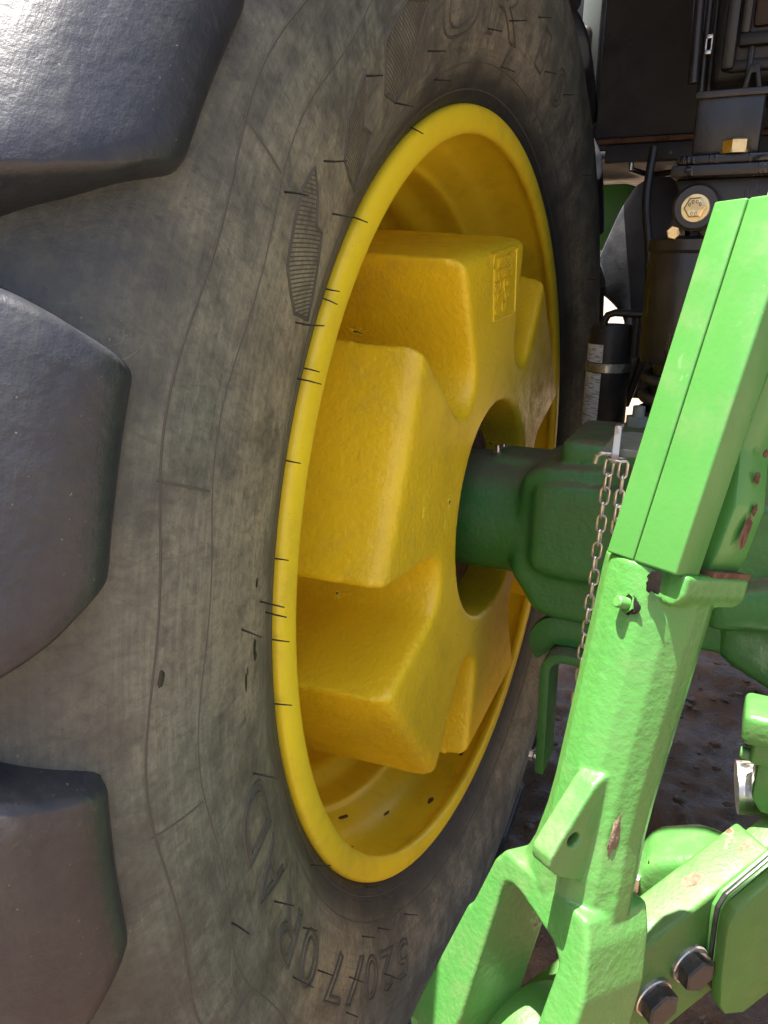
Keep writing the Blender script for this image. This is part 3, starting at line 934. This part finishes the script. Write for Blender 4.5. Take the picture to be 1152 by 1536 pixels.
obj('mud_patch', blob((113, -24, 0.1), (8, 3, 0.6), 4.5), 'mud', draft)
# rounded ball-end eye held in the fork
bm = bmesh.new()
lathe(bm, [(0.0, -0.028), (0.034, -0.028), (0.048, -0.021), (0.052, 0.0), (0.048, 0.021), (0.034, 0.028), (0.0, 0.028)], 40, 'y', center=(-0.150, -0.045, -0.010))
obj('eye_end', bm, 'green_bar', draft)

# green casting behind the arm
hb = thing('stabiliser_casting', 'dark green rounded casting half hidden behind the draft arm', 'casting', (0.345, -0.21, -0.36))
inv = Matrix.Translation((-0.345, 0.21, 0.36))
bm = bmesh.new()
prism(bm, [(0.288, -0.345), (0.295, -0.322), (0.307, -0.305), (0.348, -0.286), (0.366, -0.286), (0.44, -0.302), (0.44, -0.375), (0.295, -0.375)], 1, -0.24, -0.17, 0.012, 3)
obj('casting', bm, 'green', hb, xf=inv)
bm = bmesh.new()
box(bm, (0.281, -0.243, -0.354), (0.296, -0.19, -0.334), 0.002)
obj('shackle', bm, 'steel', hb, xf=inv)

# hitch valve casting and steel pin at the right edge
hv = thing('hitch_casting', 'small bright green ribbed casting beside the bare steel pin', 'casting', (0.39, -0.25, -0.16))
inv = Matrix.Translation((-0.39, 0.25, 0.16))
bm = bmesh.new()
box(bm, (0.368, -0.29, -0.098), (0.43, -0.24, -0.066), 0.006, 3)
box(bm, (0.378, -0.285, -0.120), (0.43, -0.24, -0.092), 0.004, 3)
prism(bm, [(0.386, -0.10), (0.43, -0.10), (0.43, -0.175), (0.396, -0.175), (0.386, -0.160)], 1, -0.28, -0.24, 0.004)
obj('body', bm, 'green', hv, xf=inv)
bm = bmesh.new()
disc(bm, (0.378, -0.275, -0.115), (-1, 0, 0), 0.006, 0.008, 12, 0.001)
obj('stud', bm, 'green', hv, xf=inv)
pin = bmesh.new()
disc(pin, (0.376, -0.225, -0.190), (1, 0.12, 0.12), 0.027, 0.09, 40, 0.003)
disc(pin, (0.400, -0.249, -0.172), (0, -0.7, 0.7), 0.0045, 0.006, 12)
tag(obj('steel_pin', pin, 'steel'), 'bare steel round pin end with rusty lower side above the draft arm', 'pin')

# ------------------------------------------------------------------ safety chain on its hook
chain = thing('safety_chain', 'thin rusty steel chain looped over a hook in front of the axle housing', 'chain', (0.215, -0.2, -0.2))
cinv = Matrix.Translation((-0.215, 0.2, 0.2))
def link_mesh(L, W, wr):
    b = bmesh.new()
    path = []
    h = L / 2 - W / 2
    for q in range(9):
        a = R(180 * q / 8); path.append((W / 2 * math.cos(a), 0, h + W / 2 * math.sin(a)))
    for q in range(9):
        a = R(180 + 180 * q / 8); path.append((W / 2 * math.cos(a), 0, -h + W / 2 * math.sin(a)))
    tube(b, path, wr, 8, closed=True)
    return b
lk = None
def add_link(p, d, turn):
    global lk
    if lk is None:
        lk = obj('chain_link', link_mesh(0.0185, 0.0085, 0.0015), 'steel', chain)
        o = lk
    else:
        o = lk.copy(); col.objects.link(o); o.parent = chain
    z = Vector(d).normalized()
    x = Vector((math.cos(turn), math.sin(turn), 0)); x = (x - z * x.dot(z)).normalized(); y = z.cross(x)
    m = Matrix(((x.x, y.x, z.x, p[0]), (x.y, y.y, z.y, p[1]), (x.z, y.z, z.z, p[2]), (0, 0, 0, 1)))
    o.matrix_local = cinv @ m
pitch = 0.0155
for (xa, za, xb, zb, y0, n) in ((0.2105, 0.132, 0.199, -0.200, -0.200, 21), (0.2250, 0.132, 0.2215, -0.120, -0.203, 16)):
    for k in range(n):
        t = k / (n - 1)
        x = xa + (xb - xa) * t; z = za - pitch * k
        add_link((x + 0.0006 * math.sin(k * 1.7), y0, z), (0.03, 0, 1), R((12 if k % 2 == 0 else 78) + random.uniform(-14, 14)))
add_link((0.2175, -0.2, 0.1415), (1, 0, -0.06), R(20))
hook = thing('chain_hook', 'small zinc hook strip on a tab holding the chain', 'hook', (0.215, -0.18, 0.13))
hinv = Matrix.Translation((-0.215, 0.18, -0.13))
bm = bmesh.new()
prism(bm, [(-0.205, 0.138), (-0.2015, 0.137), (-0.196, 0.150), (-0.194, 0.170), (-0.180, 0.172), (-0.180, 0.175), (-0.197, 0.175), (-0.2005, 0.152)], 0, 0.212, 0.219, 0.0006, 1)
obj('hook_strip', bm, 'steel', hook, xf=hinv)
bm = bmesh.new()
prism(bm, [(0.197, 0.141), (0.200, 0.147), (0.215, 0.150), (0.29, 0.150), (0.29, 0.143), (0.205, 0.141)], 1, -0.190, -0.10, 0.001, 1)
obj('tab', bm, 'greygreen', hook, xf=hinv)
bm = bmesh.new()
tube(bm, [(0.212, -0.203, 0.147), (0.203, -0.205, 0.1475), (0.1985, -0.205, 0.144), (0.197, -0.205, 0.136)], 0.0024, 8)
obj('hook_finger', bm, 'steel', hook, xf=hinv)

# ------------------------------------------------------------------ cab mount strut
cm_ = thing('cab_mount', 'oily black cab suspension strut with gold bolts standing on the axle', 'cab mount', (0.25, 0.10, 0.12))
inv = Matrix.Translation((-0.25, -0.10, -0.12))
def part(name, bm, mat, parent, **k): return obj(name, bm, mat, parent, xf=inv, **k)
bm = bmesh.new(); box(bm, (0.232, 0.05, 0.449), (0.303, 0.13, 0.514), 0.004, 2); part('upper_block', bm, 'black', cm_)
bm = bmesh.new(); box(bm, (0.229, 0.046, 0.508), (0.306, 0.134, 0.516), 0.0025, 2); part('cap_plate', bm, 'black', cm_)
bm = bmesh.new(); box(bm, (0.219, 0.030, 0.438), (0.345, 0.15, 0.448), 0.003, 2); part('flange_plate', bm, 'black_wet', cm_)
bm = bmesh.new(); box(bm, (0.214, 0.022, 0.4245), (0.345, 0.15, 0.4375), 0.004, 2); part('flange_plate', bm, 'black_wet', cm_)
bm = bmesh.new(); prism(bm, [(0.2185, 0.424), (0.335, 0.424), (0.335, 0.36), (0.255, 0.36), (0.232, 0.385)], 1, 0.045, 0.14, 0.003); part('bracket', bm, 'black_wet', cm_)
bm = bmesh.new(); disc(bm, (0.246, 0.046, 0.392), (0, -1, 0.05), 0.0262, 0.016, 48, 0.003); part('bushing', bm, 'hose', cm_)
bm = bmesh.new(); disc(bm, (0.2455, 0.031, 0.3915), (0, -1, 0.05), 0.0162, 0.003, 40, 0.001); gw = part('washer', bm, 'gold', cm_)
bm = bmesh.new(); hexprism(bm, (0.2455, 0.0285, 0.3915), (0, -1, 0.05), 0.0122, 0.0085, 0.3); gb = part('bolt_head', bm, 'gold', cm_, angle=25)
bm = bmesh.new()
for k in range(6):
    a = R(35 + 38 * k + (60 if k > 3 else 0))
    tube(bm, [(0.2455 + 0.0068 * math.cos(a) + 0.0012 * math.cos(b_), 0.0197, 0.3915 + 0.0068 * math.sin(a) + 0.0017 * math.sin(b_)) for b_ in [R(45 * q) for q in range(8)]], 0.00035, 4, closed=True)
part('stamped_mark', bm, 'rust', cm_)
bm = bmesh.new(); disc(bm, (0.280, 0.042, 0.4485), (0, 0, 1), 0.0165, 0.003, 32); hexprism(bm, (0.280, 0.042, 0.4515), (0, 0, 1), 0.0150, 0.012, 0.52); part('bolt_head', bm, 'gold', cm_, angle=25)
bm = bmesh.new(); prism(bm, [(0.216, 0.357), (0.216, 0.376), (0.221, 0.385), (0.236, 0.385), (0.236, 0.357)], 1, 0.05, 0.12, 0.002); part('lug_block', bm, 'black', cm_)
bm = bmesh.new(); hexprism(bm, (0.2235, 0.050, 0.3655), (0, -1, 0), 0.0085, 0.010, 0.0); part('nut', bm, 'gold', cm_, angle=25)
bm = bmesh.new()
lathe(bm, [(0.0, 0.362), (0.047, 0.362), (0.0515, 0.358), (0.0515, 0.346), (0.048, 0.342), (0.049, 0.330), (0.050, 0.325), (0.050, 0.215), (0.046, 0.207), (0.0, 0.207)], 56, 'z', center=(0.242, 0.095, 0))
part('cylinder', bm, 'black_wet', cm_, angle=35)
bm = bmesh.new(); lathe(bm, [(0.0, 0.21), (0.030, 0.21), (0.030, 0.115), (0.0, 0.115)], 40, 'z', center=(0.242, 0.095, 0)); part('rod', bm, 'black', cm_)
for z, rr in ((0.186, 0.037), (0.162, 0.038), (0.138, 0.040)):
    bm = bmesh.new()
    tube(bm, [(0.242 + rr * math.cos(R(15 * q)), 0.095 + rr * math.sin(R(15 * q)), z + 0.004 * math.sin(R(15 * q))) for q in range(24)], 0.0075, 10, closed=True)
    part('coil', bm, 'plastic', cm_)
bm = bmesh.new(); disc(bm, (0.205, 0.055, 0.124), (0, 0, 1), 0.016, 0.014, 6); disc(bm, (0.205, 0.055, 0.138), (0, 0, 1), 0.008, 0.014, 20, 0.001); part('base_nut', bm, 'greygreen', cm_)
bm = bmesh.new(); box(bm, (0.185, 0.03, 0.108), (0.34, 0.17, 0.124), 0.003); part('base_plate', bm, 'black', cm_)

# ------------------------------------------------------------------ canister with label and strap
can = thing('canister', 'slim black canister with white printed label and metal strap', 'canister', (0.119, 0.32, 0.06))
inv = Matrix.Translation((-0.119, -0.32, -0.06))
C0 = (0.119, 0.32, 0)
bm = bmesh.new(); lathe(bm, [(0.0, 0.058), (0.032, 0.058), (0.035, 0.063), (0.035, 0.205), (0.034, 0.212), (0.0335, 0.226), (0.030, 0.234), (0.0, 0.236)], 48, 'z', center=C0); part('body', bm, 'plastic', can)
for z0, z1 in ((0.066, 0.1585), (0.1755, 0.204)):
    bm = bmesh.new()
    nn = 20; a0, a1 = R(165), R(262)
    A = [bm.verts.new((C0[0] + 0.0356 * math.cos(a0 + (a1 - a0) * q / nn), C0[1] + 0.0356 * math.sin(a0 + (a1 - a0) * q / nn), z0)) for q in range(nn + 1)]
    B = [bm.verts.new((v.co.x, v.co.y, z1)) for v in A]
    for q in range(nn): bm.faces.new([A[q], A[q + 1], B[q + 1], B[q]])
    part('label', bm, 'label', can)
bm = bmesh.new(); lathe(bm, [(0.0352, 0.160), (0.0372, 0.160), (0.0372, 0.174), (0.0352, 0.174)], 48, 'z', center=C0, closed_profile=True); part('strap', bm, 'steel', can)
bm = bmesh.new(); tube(bm, [(0.110, 0.30, 0.225), (0.109, 0.30, 0.240), (0.114, 0.30, 0.250), (0.125, 0.30, 0.254), (0.20, 0.30, 0.252)], 0.006, 10); part('handle', bm, 'plastic', can)
bm = bmesh.new(); tube(bm, [(0.159, 0.30, 0.247), (0.159, 0.30, 0.185)], 0.005, 8); part('bracket_rod', bm, 'plastic', can)

# ------------------------------------------------------------------ cab underside: panel, fender, boxes, hoses
inv = Matrix.Translation((-0.12, -0.46, -0.49))
pl = thing('tractor_cab', 'tractor cab with dusty dark rear sheet and rusty lower fold', 'cab', (0.12, 0.46, 0.49))
bm = bmesh.new(); box(bm, (0.040, 0.45, 0.527), (1.70, 0.475, 1.30), 0.004); part('rear_sheet', bm, 'panel', pl)
bm = bmesh.new(); box(bm, (0.042, 0.476, 0.530), (1.698, 1.90, 0.560), 0.004); part('floor', bm, 'panel', pl)
bm = bmesh.new(); box(bm, (0.042, 0.476, 0.562), (0.070, 1.90, 1.30), 0.004); part('side_sheet', bm, 'panel', pl)
bm = bmesh.new(); box(bm, (0.044, -0.10, 1.302), (1.69, 1.90, 2.20), 0.05, 3); part('unseen_cabin', bm, 'plastic', pl)  # out of view; reaches rearward to cut overhead sky above the axle
bm = bmesh.new(); box(bm, (-0.02, -0.25, 2.202), (1.75, 2.0, 2.40), 0.05, 3); part('unseen_roof', bm, 'green_flat', pl)  # unseen overhang, added to block sky light from above
bm = bmesh.new(); box(bm, (-0.36, 0.80, 0.535), (0.041, 1.90, 0.552), 0.003); box(bm, (-0.36, 0.80, 0.553), (0.041, 0.815, 1.30), 0.003); part('shade_liner', bm, 'panel', pl)  # level sheet added to shade the green panel; upright sheet closes the gap
bm = bmesh.new(); box(bm, (0.046, 0.440, 0.518), (0.62, 0.475, 0.526), 0.0015); part('fold', bm, 'rust', pl)
bm = bmesh.new(); box(bm, (0.060, 0.447, 0.490), (0.62, 0.470, 0.517), 0.002); part('lower_flange', bm, 'panel', pl)
bm = bmesh.new(); disc(bm, (0.166, 0.446, 0.500), (0, -1, 0), 0.003, 0.003, 12); part('rivet', bm, 'black', pl)
bm = bmesh.new(); disc(bm, (0.103, 0.46, 0.478), (0, 0, 1), 0.004, 0.014, 10); part('bolt', bm, 'steel', pl)

inv = Matrix.Translation((0.05, -0.75, -0.567))
st = thing('fender_bracket', 'grey green upright strip between tyre and dark cab panel', 'bracket', (-0.05, 0.75, 0.567))
bm = bmesh.new(); box(bm, (-0.062, 0.75, 0.567), (-0.026, 0.765, 1.05), 0.003); part('strip', bm, 'greygreen', st)
bm = bmesh.new(); box(bm, (-0.085, 0.73, 0.62), (-0.040, 0.775, 0.775), 0.015, 3); part('rubber_pad', bm, 'hose', st)
for z in (0.585, 0.655):
    bm = bmesh.new(); disc(bm, (-0.030, 0.75, z), (0, -1, 0), 0.005, 0.005, 6); part('bolt', bm, 'steel', st)

fd = thing('fender', 'unseen black fender arching over the tyre, widened to shade the axle', 'fender', (-0.24, 0, 0.94))
for nm, x0, x1, t0, t1 in (('arch', -0.55, 0.06, 52, 120), ('shade_platform', 0.062, 0.46, 71, 120)):  # arch carried rearward to shade the sidewall; inner piece added to block overhead sky
    bm = bmesh.new()
    lathe(bm, [(0.930, x0), (0.945, x0), (0.945, x1), (0.930, x1)], 40, 'x', closed_profile=True, arc=(R(t0), R(t1)))
    obj(nm, bm, 'plastic', fd, xf=Matrix.Translation((0.24, 0, -0.94)))

inv = Matrix.Translation((-0.28, -0.24, -0.55))
bx_ = thing('battery_box', 'ribbed black plastic box with brown inset panel below the cab', 'box', (0.28, 0.24, 0.55))
bm = bmesh.new(); box(bm, (0.228, 0.24, 0.556), (0.45, 0.40, 0.86), 0.012, 3); part('case', bm, 'plastic', bx_)
bm = bmesh.new(); box(bm, (0.240, 0.222, 0.570), (0.256, 0.245, 0.86), 0.005, 2); part('rib', bm, 'plastic', bx_)
bm = bmesh.new(); box(bm, (0.258, 0.226, 0.596), (0.45, 0.245, 0.612), 0.004, 2); part('rib', bm, 'plastic', bx_)
bm = bmesh.new(); box(bm, (0.248, 0.230, 0.568), (0.45, 0.245, 0.582), 0.004, 2); part('rib', bm, 'plastic', bx_)
bm = bmesh.new(); box(bm, (0.258, 0.224, 0.61), (0.270, 0.245, 0.86), 0.004, 2); part('rib', bm, 'plastic', bx_)
bm = bmesh.new(); box(bm, (0.272, 0.233, 0.618), (0.45, 0.245, 0.86), 0.005, 2); part('inset_panel', bm, 'rustpanel', bx_)
bm = bmesh.new(); box(bm, (0.271, 0.228, 0.545), (0.278, 0.245, 0.596), 0.002, 2); part('rib', bm, 'plastic', bx_)
bm = bmesh.new(); prism(bm, [(0.270, 0.545), (0.276, 0.572), (0.287, 0.572), (0.293, 0.545), (0.287, 0.545), (0.284, 0.562), (0.279, 0.562), (0.276, 0.545)], 1, 0.215, 0.228, 0.001); part('latch', bm, 'plastic', bx_)
for pth, rr, mt, lb in ((((0.2005, 0.25, 0.90), (0.2015, 0.25, 0.70), (0.2065, 0.25, 0.562)), 0.0075, 'hose', 'thick dark brown hose ending in an open cut beside the cab panel'),
                        (((0.2135, 0.262, 0.90), (0.214, 0.262, 0.70), (0.217, 0.262, 0.545)), 0.0055, 'hose', 'thin dark hose running down between thick hose and box'),
                        (((0.222, 0.27, 0.90), (0.223, 0.27, 0.70), (0.226, 0.275, 0.50)), 0.0045, 'plastic', 'black cable closest to the ribbed plastic box')):
    bm = bmesh.new(); tube(bm, catmull([Vector(p).to_tuple() for p in pth], 5), rr, 12); tag(obj('hose', bm, mt), lb, 'hose')
for pth, rr, lb in ((((0.150, 0.36, 0.50), (0.148, 0.35, 0.42), (0.165, 0.33, 0.33), (0.172, 0.33, 0.20), (0.150, 0.34, 0.10)), 0.0065, 'black hose hanging down behind the oily strut beside the canister'),
                    (((0.09, 0.55, 0.488), (0.13, 0.52, 0.475), (0.19, 0.50, 0.470), (0.26, 0.48, 0.40)), 0.005, 'black cable sagging under the rusty fold of the cab sheet')):
    bm = bmesh.new(); tube(bm, catmull([Vector(p).to_tuple() for p in pth], 6), rr, 10); tag(obj('hose', bm, 'hose'), lb, 'hose')
inv = Matrix.Identity(4)
clip = thing('hose_clip', 'small bright steel clip clamping the hoses', 'clip', (0.220, 0.245, 0.60))
inv = Matrix.Translation((-0.220, -0.245, -0.60))
for z in (0.6165, 0.598):
    bm = bmesh.new(); box(bm, (0.2165, 0.248, z - 0.0025), (0.2245, 0.256, z + 0.0025), 0.0006); part('band', bm, 'steel', clip)
bm = bmesh.new(); box(bm, (0.2165, 0.250, 0.598), (0.2178, 0.254, 0.6165)); box(bm, (0.2232, 0.250, 0.598), (0.2245, 0.254, 0.6165)); part('wire_bail', bm, 'steel', clip)

# ------------------------------------------------------------------ things seen through the gap ahead of the axle
bm = bmesh.new()
prism(bm, [(0.60, 0.489), (0.149, 0.489), (0.110, 0.488), (0.080, 0.478), (0.052, 0.430), (0.030, 0.372), (0.011, 0.319), (0.006, 0.290), (0.020, 0.272), (0.050, 0.250), (0.078, 0.222), (0.084, 0.195), (0.088, 0.150), (0.088, 0.05), (0.60, 0.05)], 1, 0.70, 1.30, 0.012, 2)
tag(obj('fuel_tank', bm, 'panel'), 'dark rounded tank seen through the gap ahead of the axle', 'tank')
bm = bmesh.new()
prism(bm, [(-0.22, 0.355), (-0.038, 0.355), (0.012, 0.512), (-0.02, 0.522), (-0.22, 0.522)], 1, 1.22, 1.30, 0.006)
tag(obj('step_panel', bm, 'green_flat'), 'dark green panel in the gap between tyre and dark tank', 'panel')
bm = bmesh.new()
tube(bm, [(-0.02, 1.1, 0.30), (0.03, 1.1, 0.43), (0.075, 1.1, 0.53)], 0.016, 10)
tag(obj('guard_rail', bm, 'plastic'), 'slanting black rail against the green panel behind the tyre', 'rail')
